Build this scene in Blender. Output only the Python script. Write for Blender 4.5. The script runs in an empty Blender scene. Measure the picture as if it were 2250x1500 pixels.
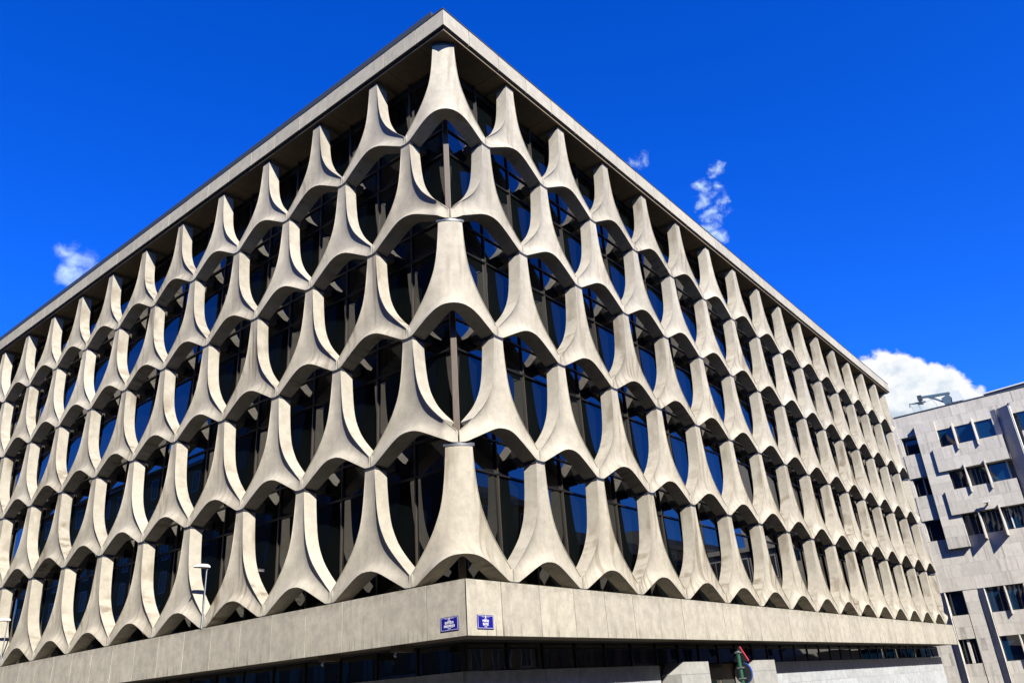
import bpy, bmesh, math, random
from mathutils import Vector, Matrix

random.seed(7)
scene = bpy.context.scene
COL = scene.collection
B = 3.0                      # one facade bay in metres
H = 1.1017 * B               # one storey
Z0 = 4.25                    # underside of the lowest concrete panels
NR = 16.18                   # right facade length in bays (corner to corner)
NL = 13.09                   # left facade length in bays (built)

# ------------------------------------------------------------------ camera
def make_camera():
    C = Vector((-4.6017 * B, -4.1517 * B, -0.86442 * B + Z0))
    a, b, c = 0.6556052, 0.4245614, -0.0724065
    fw = Vector((math.cos(b) * math.cos(a), math.cos(b) * math.sin(a), math.sin(b)))
    r0 = Vector((math.sin(a), -math.cos(a), 0)); u0 = r0.cross(fw)
    r = math.cos(c) * r0 + math.sin(c) * u0
    u = -math.sin(c) * r0 + math.cos(c) * u0
    cd = bpy.data.cameras.new('camera'); co = bpy.data.objects.new('camera', cd); COL.objects.link(co)
    m = Matrix((r, u, -fw)).transposed().to_4x4(); m.translation = C
    co.matrix_world = m
    cd.sensor_width = 36.0; cd.lens = 36.0 * 1730.76 / 2250.0
    cd.clip_start = 0.1; cd.clip_end = 3000
    scene.camera = co
    return C, r, u, fw
CAM, CR, CU, CF = make_camera()
def pix(x, y):               # direction of a point of the sky
    return (CF + CR * ((x - 1125) / 1730.76) + CU * ((750 - y) / 1730.76)).normalized()

# ------------------------------------------------------------------ sun + sky
SUN = Vector((-0.72, -1.32, 1.08)).normalized()
sd = bpy.data.lights.new('sun', 'SUN'); sd.energy = 5.0; sd.angle = math.radians(0.5); sd.color = (1.0, 0.95, 0.85)
so = bpy.data.objects.new('sun', sd); COL.objects.link(so)
so.rotation_euler = SUN.to_track_quat('Z', 'Y').to_euler(); so.location = (-40, -50, 60)

def make_world():
    w = bpy.data.worlds.new('World'); scene.world = w; w.use_nodes = True
    w.cycles.sampling_method = 'MANUAL'; w.cycles.sample_map_resolution = 256
    nt = w.node_tree; N = nt.nodes; L = nt.links; N.clear()
    out = N.new('ShaderNodeOutputWorld'); bg = N.new('ShaderNodeBackground'); bg.inputs['Strength'].default_value = SKY_STR
    L.new(bg.outputs[0], out.inputs[0])
    sky = N.new('ShaderNodeTexSky'); sky.sky_type = 'NISHITA'; sky.sun_disc = False
    sky.sun_elevation = math.asin(SUN.z)
    sky.sun_rotation = math.atan2(SUN.x, SUN.y)
    sky.altitude = 0; sky.air_density = 1.0; sky.dust_density = 0.25; sky.ozone_density = 4.0
    hs = N.new('ShaderNodeHueSaturation'); hs.inputs['Saturation'].default_value = SKY_SAT; hs.inputs['Value'].default_value = SKY_VAL
    L.new(sky.outputs[0], hs.inputs['Color'])
    tint = N.new('ShaderNodeMix'); tint.data_type = 'RGBA'; tint.blend_type = 'MULTIPLY'; tint.inputs[0].default_value = 1
    L.new(hs.outputs[0], tint.inputs[6]); tint.inputs[7].default_value = SKY_TINT
    cur = tint.outputs[2]
    tc = N.new('ShaderNodeTexCoord')
    def math_(op, a, b=None, clamp=False):
        n = N.new('ShaderNodeMath'); n.operation = op; n.use_clamp = clamp
        for i, v in enumerate((a, b)):
            if v is None: continue
            if isinstance(v, (int, float)): n.inputs[i].default_value = v
            else: L.new(v, n.inputs[i])
        return n.outputs[0]
    def dot(v):
        n = N.new('ShaderNodeVectorMath'); n.operation = 'DOT_PRODUCT'; L.new(tc.outputs['Generated'], n.inputs[0]); n.inputs[1].default_value = v
        return n.outputs['Value']
    def cloud(center, blobs, warp, wscale, edge, cov, soft_noise, white, shade, seed):
        c = pix(*center); e2 = (Vector((0, 0, 1)) - c * c.z).normalized(); e1 = c.cross(e2)
        dc = math_('MAXIMUM', dot(c), 0.05)
        px = math_('DIVIDE', dot(e1), dc); py = math_('DIVIDE', dot(e2), dc)
        cx = N.new('ShaderNodeCombineXYZ'); L.new(px, cx.inputs[0]); L.new(py, cx.inputs[1]); cx.inputs[2].default_value = seed
        nz = N.new('ShaderNodeTexNoise'); nz.inputs['Scale'].default_value = wscale; nz.inputs['Detail'].default_value = 9; nz.inputs['Roughness'].default_value = 0.6
        L.new(cx.outputs[0], nz.inputs['Vector'])
        sub = N.new('ShaderNodeVectorMath'); sub.operation = 'SUBTRACT'; L.new(nz.outputs['Color'], sub.inputs[0]); sub.inputs[1].default_value = (.5, .5, .5)
        sc = N.new('ShaderNodeVectorMath'); sc.operation = 'SCALE'; L.new(sub.outputs[0], sc.inputs[0]); sc.inputs['Scale'].default_value = warp
        ad = N.new('ShaderNodeVectorMath'); ad.operation = 'ADD'; L.new(cx.outputs[0], ad.inputs[0]); L.new(sc.outputs[0], ad.inputs[1])
        # flatten the seed axis so that blob distances are two-dimensional
        fl = N.new('ShaderNodeVectorMath'); fl.operation = 'MULTIPLY'; L.new(ad.outputs[0], fl.inputs[0]); fl.inputs[1].default_value = (1, 1, 0)
        puffy = not soft_noise
        f = g = gs = None
        up = Vector((-0.25, 1.0, 0))
        if puffy:
            h = N.new('ShaderNodeVectorMath'); h.operation = 'DOT_PRODUCT'; L.new(fl.outputs[0], h.inputs[0]); h.inputs[1].default_value = up
        for (bx_, by_, r) in blobs:
            d = pix(bx_, by_); k = d.dot(c)
            q = Vector((d.dot(e1) / k, d.dot(e2) / k, 0)); rr = r / 1900.0
            ds = N.new('ShaderNodeVectorMath'); ds.operation = 'DISTANCE'; L.new(fl.outputs[0], ds.inputs[0]); ds.inputs[1].default_value = q
            v = math_('SUBTRACT', rr, ds.outputs['Value'])
            f = v if f is None else math_('MAXIMUM', f, v)
            if puffy:            # upper left of each puff faces the sun
                vp = math_('MAXIMUM', v, 0.0)
                sh = math_('MULTIPLY', math_('MULTIPLY_ADD', h.outputs['Value'], 1 / rr), vp); sh.node.inputs[0].links[0].from_node.inputs[2].default_value = -q.dot(up) / rr
                g = sh if g is None else math_('ADD', g, sh); gs = vp if gs is None else math_('ADD', gs, vp)
        mr = N.new('ShaderNodeMapRange'); mr.interpolation_type = 'SMOOTHSTEP'; L.new(f, mr.inputs[0])
        mr.inputs[1].default_value = 0; mr.inputs[2].default_value = edge
        n2 = N.new('ShaderNodeTexNoise'); n2.inputs['Scale'].default_value = wscale * 1.6; n2.inputs['Detail'].default_value = 7; L.new(ad.outputs[0], n2.inputs['Vector'])
        if soft_noise:
            m2 = N.new('ShaderNodeMapRange'); m2.interpolation_type = 'SMOOTHSTEP'; L.new(n2.outputs[0], m2.inputs[0]); m2.inputs[1].default_value = 0.26; m2.inputs[2].default_value = 0.56
            mask = math_('MULTIPLY', mr.outputs[0], m2.outputs[0])
        else: mask = mr.outputs[0]
        front = N.new('ShaderNodeMapRange'); front.inputs[1].default_value = 0.5; front.inputs[2].default_value = 0.7; L.new(dot(c), front.inputs[0])
        mask = math_('MULTIPLY', math_('MULTIPLY', mask, cov), front.outputs[0])
        if not puffy: return mask, None
        lit = math_('DIVIDE', g, math_('MAXIMUM', gs, 1e-4))
        lit = math_('ADD', math_('MULTIPLY', lit, 0.5), math_('MULTIPLY', math_('SUBTRACT', n2.outputs[0], 0.5), 1.1))
        lm = N.new('ShaderNodeMapRange'); lm.interpolation_type = 'SMOOTHSTEP'; L.new(lit, lm.inputs[0]); lm.inputs[1].default_value = -0.38; lm.inputs[2].default_value = 0.22
        cm = N.new('ShaderNodeMix'); cm.data_type = 'RGBA'; L.new(lm.outputs[0], cm.inputs[0]); cm.inputs[6].default_value = shade; cm.inputs[7].default_value = white
        return mask, cm.outputs[2]
    k = 0.484 / SKY_STR
    W = (0.62 * k, 0.63 * k, 0.64 * k, 1); S = (0.36 * k, 0.43 * k, 0.51 * k, 1)
    W2 = (0.44 * k, 0.58 * k, 0.67 * k, 1)
    specs = [
        ((2030, 850), [(1910, 825, 42), (1948, 808, 40), (1982, 806, 38), (2012, 826, 42), (1965, 850, 75), (2052, 834, 40), (2085, 850, 42),
                       (2112, 862, 36), (2138, 868, 26), (2040, 885, 80), (2120, 900, 60), (1930, 900, 80), (2158, 874, 13)], 0.036, 34, 0.0075, 1.0, False, W, S, 1.3),
        ((160, 570), [(150, 548, 26), (175, 572, 38), (165, 600, 36), (140, 540, 20), (185, 590, 28)], 0.055, 20, 0.020, 1.0, True, W2, W2, 4.1),
        ((1565, 450), [(1572, 368, 20), (1566, 382, 16), (1536, 412, 24), (1572, 420, 20), (1545, 440, 22), (1584, 445, 16), (1572, 470, 22), (1588, 480, 16), (1570, 500, 20), (1572, 522, 22)], 0.055, 30, 0.013, 0.85, True, W2, W2, 7.7),
        ((1402, 350), [(1410, 343, 16), (1394, 356, 14), (1385, 362, 8)], 0.05, 34, 0.012, 0.6, True, W2, W2, 9.9),
    ]
    for s in specs:
        mask, c = cloud(*s)
        mx = N.new('ShaderNodeMix'); mx.data_type = 'RGBA'; L.new(mask, mx.inputs[0]); L.new(cur, mx.inputs[6]); (L.new(c, mx.inputs[7]) if c else setattr(mx.inputs[7], 'default_value', s[7])); cur = mx.outputs[2]
    L.new(cur, bg.inputs['Color'])
SKY_STR = 0.058
SKY_SAT, SKY_VAL, SKY_TINT = 1.35, 1.0, (0.30, 0.62, 1.44, 1)
make_world()
vs = scene.view_settings
vs.view_transform = 'Standard'; vs.look = 'None'; vs.gamma = 1.0; vs.use_curve_mapping = False; vs.exposure = 1.74

# ------------------------------------------------------------------ materials
def new_mat(name):
    m = bpy.data.materials.new(name); m.use_nodes = True
    nt = m.node_tree; return m, nt, nt.nodes['Principled BSDF']
def plain(name, col, rough=0.6, metal=0.0, ior=None, noise=0.0, nscale=8.0):
    m, nt, p = new_mat(name)
    p.inputs['Base Color'].default_value = (*col, 1); p.inputs['Roughness'].default_value = rough; p.inputs['Metallic'].default_value = metal
    if ior: p.inputs['IOR'].default_value = ior
    if noise:
        tc = nt.nodes.new('ShaderNodeTexCoord'); nz = nt.nodes.new('ShaderNodeTexNoise'); nz.inputs['Scale'].default_value = nscale; nz.inputs['Detail'].default_value = 6
        nt.links.new(tc.outputs['Object'], nz.inputs['Vector'])
        mr = nt.nodes.new('ShaderNodeMapRange'); mr.inputs[3].default_value = 1 - noise; mr.inputs[4].default_value = 1 + noise; nt.links.new(nz.outputs[0], mr.inputs[0])
        mx = nt.nodes.new('ShaderNodeVectorMath'); mx.operation = 'SCALE'; mx.inputs[0].default_value = col; nt.links.new(mr.outputs[0], mx.inputs['Scale'])
        nt.links.new(mx.outputs[0], p.inputs['Base Color'])
    return m
def concrete(name, base, stain, streak=0.6, streak_scale=(10.0, 10.0, 0.40), mott=0.10, drip=0.0, rough=0.85, bump=0.25, pores=True, lo=0.50, hi=0.68):
    m, nt, p = new_mat(name); N = nt.nodes; L = nt.links
    p.inputs['Roughness'].default_value = rough; p.inputs['Specular IOR Level'].default_value = 0.25
    tc = N.new('ShaderNodeTexCoord'); oi = N.new('ShaderNodeObjectInfo')
    off = N.new('ShaderNodeVectorMath'); off.operation = 'SCALE'; off.inputs[0].default_value = (37.1, 53.7, 0.0); L.new(oi.outputs['Random'], off.inputs['Scale'])
    ad = N.new('ShaderNodeVectorMath'); L.new(tc.outputs['Object'], ad.inputs[0]); L.new(off.outputs[0], ad.inputs[1])
    def noise(scale, detail, vec, rough_=0.55):
        n = N.new('ShaderNodeTexNoise'); n.inputs['Scale'].default_value = scale; n.inputs['Detail'].default_value = detail; n.inputs['Roughness'].default_value = rough_; L.new(vec, n.inputs['Vector']); return n.outputs[0]
    def mrange(v, a, b, c, d, smooth=True):
        n = N.new('ShaderNodeMapRange'); n.inputs[1].default_value = a; n.inputs[2].default_value = b; n.inputs[3].default_value = c; n.inputs[4].default_value = d
        if smooth: n.interpolation_type = 'SMOOTHSTEP'
        L.new(v, n.inputs[0]); return n.outputs[0]
    def mul(a, b):
        n = N.new('ShaderNodeMath'); n.operation = 'MULTIPLY'
        for i, v in enumerate((a, b)):
            if isinstance(v, float): n.inputs[i].default_value = v
            else: L.new(v, n.inputs[i])
        return n.outputs[0]
    def mix(f, a, b, mode='MIX'):
        n = N.new('ShaderNodeMix'); n.data_type = 'RGBA'; n.blend_type = mode
        if isinstance(f, float): n.inputs[0].default_value = f
        else: L.new(f, n.inputs[0])
        for i, v in ((6, a), (7, b)):
            if isinstance(v, tuple): n.inputs[i].default_value = (*v, 1)
            else: L.new(v, n.inputs[i])
        return n.outputs[2]
    st = N.new('ShaderNodeVectorMath'); st.operation = 'MULTIPLY'; L.new(ad.outputs[0], st.inputs[0]); st.inputs[1].default_value = streak_scale
    s1 = noise(1.0, 2.5, st.outputs[0], 0.5)
    bs = N.new('ShaderNodeVectorMath'); bs.operation = 'MULTIPLY'; L.new(ad.outputs[0], bs.inputs[0]); bs.inputs[1].default_value = (1.6, 1.6, 0.35)
    big = noise(1.0, 2, bs.outputs[0])
    col = mix(mrange(noise(3.2, 4, ad.outputs[0], 0.65), 0.3, 0.7, 0.0, 1.0), tuple(c * (1 - mott) for c in base), tuple(min(1, c * (1 + mott)) for c in base))
    rnd = mrange(oi.outputs['Random'], 0.0, 1.0, 0.35, 1.0, False)
    mask = mul(mul(mul(mrange(s1, lo, hi, 0.0, 1.0), mrange(big, 0.38, 0.62, 0.15, 1.0)), rnd), float(streak))
    col = mix(mask, col, stain)
    fine = mul(mrange(noise(14.0, 3, ad.outputs[0], 0.7), 0.46, 0.68, 0.0, 1.0), 0.30)
    col = mix(fine, col, tuple(c * 0.72 for c in base))      # fine speckled soiling
    # pale lime bloom
    bl = mul(mrange(noise(2.1, 3, ad.outputs[0], 0.7), 0.55, 0.75, 0.0, 1.0), 0.35)
    col = mix(bl, col, tuple(min(1, c * 1.16) for c in base))
    if pores:
        pr = noise(70.0, 1, ad.outputs[0]); col = mix(mul(mrange(pr, 0.56, 0.74, 0.0, 1.0), 0.22), col, tuple(c * 0.6 for c in base))
    if drip > 0:        # short drips that climb from the lower edge of the panel (object origin at its lower edge)
        d = N.new('ShaderNodeVectorMath'); d.operation = 'MULTIPLY'; L.new(ad.outputs[0], d.inputs[0]); d.inputs[1].default_value = (9.0, 9.0, 0.2)
        dn = noise(1.0, 4, d.outputs[0], 0.7)
        sx = N.new('ShaderNodeSeparateXYZ'); L.new(tc.outputs['Object'], sx.inputs[0])
        low = mrange(sx.outputs[2], 0.0, 0.42, 1.0, 0.0); 
        top = mrange(sx.outputs[2], 0.95, 1.24, 0.0, 0.55)
        dm = mul(mul(mrange(dn, 0.52, 0.66, 0.0, 1.0), low), mul(rnd, float(drip)))
        col = mix(dm, col, tuple(c * 0.45 for c in stain))
        tm = mul(mul(mrange(noise(4.0, 6, ad.outputs[0], 0.7), 0.40, 0.65, 0.0, 1.0), top), float(drip))
        col = mix(tm, col, tuple(c * 0.7 for c in stain))
    tone = N.new('ShaderNodeVectorMath'); tone.operation = 'SCALE'; L.new(col, tone.inputs[0])
    r2 = N.new('ShaderNodeMath'); r2.operation = 'FRACT'; L.new(mul(oi.outputs['Random'], 17.31), r2.inputs[0])
    L.new(mrange(r2.outputs[0], 0.0, 1.0, 0.90, 1.06, False), tone.inputs['Scale']); L.new(tone.outputs[0], p.inputs['Base Color'])
    bn = N.new('ShaderNodeBump'); bn.inputs['Strength'].default_value = bump; bn.inputs['Distance'].default_value = 0.01
    L.new(noise(45.0, 2, ad.outputs[0], 0.7), bn.inputs['Height']); L.new(bn.outputs[0], p.inputs['Normal'])
    return m
def mirror_glass(name, col, ior, rough=0.008, wave=0.02, wscale=0.9):
    m, nt, p = new_mat(name); N = nt.nodes; L = nt.links
    p.inputs['Base Color'].default_value = (*col, 1); p.inputs['IOR'].default_value = ior; p.inputs['Roughness'].default_value = rough
    tc = N.new('ShaderNodeTexCoord'); oi = N.new('ShaderNodeObjectInfo'); sc = N.new('ShaderNodeVectorMath'); sc.operation = 'SCALE'; sc.inputs[0].default_value = (31, 17, 23)
    L.new(oi.outputs['Random'], sc.inputs['Scale'])
    ad = N.new('ShaderNodeVectorMath'); L.new(tc.outputs['Object'], ad.inputs[0]); L.new(sc.outputs[0], ad.inputs[1])
    nz = N.new('ShaderNodeTexNoise'); nz.inputs['Scale'].default_value = wscale; nz.inputs['Detail'].default_value = 1.5; L.new(ad.outputs[0], nz.inputs['Vector'])
    bn = N.new('ShaderNodeBump'); bn.inputs['Strength'].default_value = 1.0; bn.inputs['Distance'].default_value = wave; L.new(nz.outputs[0], bn.inputs['Height']); L.new(bn.outputs[0], p.inputs['Normal'])
    return m

M = {}
M['concrete'] = concrete('precast_concrete', (0.231, 0.213, 0.176), (0.112, 0.092, 0.064), streak=0.5, streak_scale=(6.5, 1.5, 0.42), lo=0.48, hi=0.66)
M['worn'] = concrete('worn_precast_concrete', (0.222, 0.203, 0.165), (0.095, 0.074, 0.048), streak=0.9, streak_scale=(6.5, 1.5, 0.40), lo=0.46, hi=0.63)
M['band'] = concrete('band_concrete', (0.228, 0.211, 0.174), (0.112, 0.095, 0.068), streak=0.4, streak_scale=(4.5, 4.5, 0.6), mott=0.14, drip=0.9)
M['fascia'] = concrete('fascia_concrete', (0.220, 0.205, 0.171), (0.118, 0.104, 0.08), streak=0.4, mott=0.10)
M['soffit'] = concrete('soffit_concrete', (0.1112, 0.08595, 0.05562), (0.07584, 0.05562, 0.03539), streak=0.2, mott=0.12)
M['farstone'] = concrete('pale_stone', (0.315, 0.298, 0.266), (0.10, 0.094, 0.085), streak=0.75, streak_scale=(5.0, 5.0, 0.12), mott=0.06, pores=False, lo=0.44, hi=0.72)
M['bluestone'] = concrete('blue_stone', (0.228, 0.237, 0.247), (0.16, 0.17, 0.18), streak=0.3, streak_scale=(2, 2, 1.2), mott=0.16, rough=0.5)
M['greystone'] = concrete('grey_stone', (0.182, 0.1795, 0.1694), (0.1315, 0.1315, 0.1264), streak=0.3, mott=0.12, rough=0.7)
M['plate'] = plain('joint_steel', (0.045, 0.05, 0.06), 0.45, 0.4, noise=0.2)
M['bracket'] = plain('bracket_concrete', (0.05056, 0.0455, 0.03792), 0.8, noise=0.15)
M['spandrel'] = mirror_glass('spandrel_glass', (0.006, 0.006, 0.006), 2.2, 0.01, 0.0012, 0.6)
M['glass'] = mirror_glass('bronze_glass', (0.0015, 0.0022, 0.0025), 1.66, 0.006, 0.0012, 0.6)
M['glass_low'] = mirror_glass('street_glass', (0.006, 0.008, 0.007), 2.1, 0.01, 0.004, 0.8)
M['glass_far'] = mirror_glass('far_glass', (0.002, 0.013, 0.034), 1.6, 0.01, 0.002, 0.5)
M['bronze'] = plain('bronze_frame', (0.026, 0.021, 0.016), 0.5, 0.2, noise=0.15)
M['post'] = plain('bronze_post', (0.06, 0.045, 0.033), 0.5, 0.1, noise=0.15)
M['black_frame'] = plain('black_frame', (0.007584, 0.007078, 0.007078), 0.4, 0.2)
M['core'] = plain('dark_interior', (0.005056, 0.005056, 0.005056), 0.9)
M['flashing'] = plain('roof_flashing', (0.02528, 0.03286, 0.04298), 0.5, 0.3, noise=0.2)
M['lampwhite'] = plain('white_enamel', (0.34, 0.34, 0.33), 0.35)
M['galv'] = plain('galvanised_steel', (0.2275, 0.2427, 0.2629), 0.4, 0.8, noise=0.1)
M['signblue'] = plain('blue_enamel', (0.006067, 0.006067, 0.1213), 0.3)
M['signwhite'] = plain('white_letters', (0.4146, 0.4146, 0.4298), 0.4)
M['green'] = plain('green_paint', (0.006067, 0.04298, 0.02528), 0.4, noise=0.15)
M['signback'] = plain('sign_back', (0.007584, 0.00809, 0.009101), 0.5)
M['red'] = plain('red_rim', (0.3135, 0.01517, 0.01517), 0.4)
M['bluerim'] = plain('blue_rim', (0.007584, 0.0455, 0.2275), 0.4)
M['craneblue'] = plain('crane_blue', (0.04045, 0.07584, 0.1062), 0.5, 0.1, noise=0.15)
M['cranewhite'] = plain('crane_white', (0.3539, 0.3843, 0.3843), 0.45, noise=0.05)
M['cable'] = plain('cable', (0.1011, 0.1112, 0.1264), 0.6)
M['asphalt'] = plain('asphalt', (0.02781, 0.02781, 0.02831), 0.9, noise=0.25, nscale=3)
M['paving'] = plain('paving', (0.06573, 0.0632, 0.05814), 0.9, noise=0.2, nscale=2)
M['kerb'] = plain('kerb_stone', (0.1618, 0.1618, 0.1618), 0.8, noise=0.15)
M['render'] = concrete('ochre_render', (0.2124, 0.1567, 0.07584), (0.1315, 0.09606, 0.05056), streak=0.4, pores=False)
M['brick'] = concrete('brown_render', (0.1112, 0.07584, 0.0455), (0.06067, 0.04045, 0.02528), streak=0.4, pores=False)
M['housewin'] = plain('house_window', (0.01011, 0.01264, 0.01517), 0.35, 0, 1.45)
M['roof'] = plain('slate_roof', (0.03539, 0.03539, 0.03792), 0.7, noise=0.2)
M['darkframe'] = plain('dark_window_frame', (0.05, 0.04, 0.03), 0.6)
M['clay'] = plain('curtain', (0.177, 0.1567, 0.1112), 0.9)

# ------------------------------------------------------------------ helpers
def mesh(name, verts, faces, smooth=None):
    me = bpy.data.meshes.new(name); me.from_pydata([tuple(v) for v in verts], [], faces); me.update()
    if smooth:
        bm = bmesh.new(); bm.from_mesh(me); bmesh.ops.recalc_face_normals(bm, faces=bm.faces); bm.to_mesh(me); bm.free()
        for p in me.polygons: p.use_smooth = True
        me.set_sharp_from_angle(angle=math.radians(smooth))
    return me
def obj(name, me, mat, parent=None, loc=(0, 0, 0), rot=(0, 0, 0)):
    o = bpy.data.objects.new(name, me); COL.objects.link(o)
    if mat is not None and len(me.materials) == 0: me.materials.append(mat)
    o.parent = parent; o.location = loc; o.rotation_euler = rot
    return o
def tag(o, label=None, cat=None, group=None, kind=None):
    if label: o['label'] = label
    if cat: o['category'] = cat
    if group: o['group'] = group
    if kind: o['kind'] = kind
    return o
def empty(name, loc, label, cat, group=None, rz=0):
    o = bpy.data.objects.new(name, None); COL.objects.link(o); o.location = loc; o.rotation_euler = (0, 0, rz)
    o.empty_display_size = 0.2
    return tag(o, label, cat, group)
def box_vf(x0, x1, y0, y1, z0, z1):
    v = [(x0, y0, z0), (x1, y0, z0), (x1, y1, z0), (x0, y1, z0), (x0, y0, z1), (x1, y0, z1), (x1, y1, z1), (x0, y1, z1)]
    f = [(0, 3, 2, 1), (4, 5, 6, 7), (0, 1, 5, 4), (1, 2, 6, 5), (2, 3, 7, 6), (3, 0, 4, 7)]
    return v, f
_bc = {}
def box(name, mat, parent, x0, x1, y0, y1, z0, z1, bevel=0.0, rot=(0, 0, 0)):
    """box whose origin is the middle of its underside; equal boxes share one mesh"""
    dx, dy, dz = round(x1 - x0, 4), round(y1 - y0, 4), round(z1 - z0, 4)
    key = (dx, dy, dz, bevel, mat.name)
    me = _bc.get(key)
    if me is None:
        v, f = box_vf(-dx / 2, dx / 2, -dy / 2, dy / 2, 0, dz)
        me = mesh(name, v, f)
        if bevel:
            bm = bmesh.new(); bm.from_mesh(me)
            bmesh.ops.bevel(bm, geom=list(bm.edges), offset=bevel, segments=1, affect='EDGES'); bm.to_mesh(me); bm.free()
        _bc[key] = me
    return obj(name, me, mat, parent, ((x0 + x1) / 2, (y0 + y1) / 2, z0), rot)
class MB:
    def __init__(s): s.v = []; s.f = []
    def add(s, v, f):
        o = len(s.v); s.v += [tuple(p) for p in v]; s.f += [tuple(i + o for i in q) for q in f]; return s
    def box(s, *a): return s.add(*box_vf(*a))
    def tube(s, pts, r, n=10, r2=None):
        pts = [Vector(p) for p in pts]; rings = []
        for i, p in enumerate(pts):
            t = (pts[min(i + 1, len(pts) - 1)] - pts[max(i - 1, 0)]).normalized()
            a = t.orthogonal().normalized() if i == 0 else (rings[-1][1] - t * rings[-1][1].dot(t)).normalized()
            b = t.cross(a); rr = r if r2 is None else r + (r2 - r) * i / (len(pts) - 1)
            rings.append(([p + (a * math.cos(k * 2 * math.pi / n) + b * math.sin(k * 2 * math.pi / n)) * rr for k in range(n)], a))
        v = [q for ring, _ in rings for q in ring]; f = []
        for i in range(len(pts) - 1):
            for k in range(n): f.append((i * n + k, i * n + (k + 1) % n, (i + 1) * n + (k + 1) % n, (i + 1) * n + k))
        f.append(tuple(range(n - 1, -1, -1))); f.append(tuple((len(pts) - 1) * n + k for k in range(n)))
        return s.add(v, f)
    def prism(s, poly, d):       # polygon (list of Vector) extruded by vector d
        n = len(poly); d = Vector(d); v = [Vector(p) for p in poly] + [Vector(p) + d for p in poly]
        f = [tuple(range(n - 1, -1, -1)), tuple(range(n, 2 * n))] + [(i, (i + 1) % n, n + (i + 1) % n, n + i) for i in range(n)]
        return s.add(v, f)
    def build(s, name, mat, parent=None, loc=(0, 0, 0), rot=(0, 0, 0), smooth=40):
        return obj(name, mesh(name, s.v, s.f, smooth), mat, parent, loc, rot)

# ------------------------------------------------------------------ ground
def ground():
    g = MB().box(-900, 900, -900, 900, -0.6, -0.02).build('ground', M['asphalt'], smooth=None); tag(g, kind='structure')
    p = MB().box(-3.2, 51.5, -3.6, 42, -0.3, 0.12).build('pavement', M['paving'], smooth=None); tag(p, kind='structure')
    k = MB().box(-3.5, 51.8, -3.85, -3.605, -0.3, 0.125).box(-3.5, -3.205, -3.6, 42, -0.3, 0.125).build('kerb', M['kerb'], smooth=None); tag(k, kind='structure')
    r = MB().box(-60, 120, -17.0, -3.9, -0.3, -0.012).box(-17.5, -3.55, -3.9, 90, -0.3, -0.012).build('road', M['asphalt'], smooth=None); tag(r, kind='structure')
ground()

# ------------------------------------------------------------------ the concrete panel
PROFILE = [(1.074, .063), (1.0, .067), (.87, .077), (.77, .088), (.68, .102), (.61, .118), (.55, .137), (.5, .160), (.45, .186), (.40, .215), (.34, .260), (.27, .322), (.21, .381), (.16, .430), (.12, .474), (.098, .496)]
def interp(tab, x):
    tab = sorted(tab)
    if x <= tab[0][0]: return tab[0][1]
    for (a, fa), (b, fb) in zip(tab, tab[1:]):
        if x <= b: return fa + (fb - fa) * (x - a) / (b - a)
    return tab[-1][1]
ARCH = [(0, .190), (.03, .1895), (.06, .187), (.09, .181), (.12, .171), (.16, .154), (.2, .133), (.25, .106), (.32, .067), (.38, .034), (.43, .006), (.445, .0), (.6, .0)]
BACK = [(0, .198), (.03, .196), (.06, .189), (.1, .170), (.2, .122), (.32, .058), (.42, .006), (.435, .0), (.6, .0)]
ZE = [1.074, 1.0, .9, .8, .7, .63, .57, .51, .46, .41, .36, .31, .26, .21, .16, .125, .098, .066, .033, .0]
ZC = [1.074, 1.0, .9, .8, .7, .634, .582, .532, .492, .455, .420, .388, .358, .330, .303, .282, .266, .240, .213, .19]
RC = [0, .003, .007, .012, .018, .022, .026, .029, .031, .033, .034, .034, .033, .031, .027, .023, .018, .006, -.016, -.034]
DEPTH = 0.145
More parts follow.
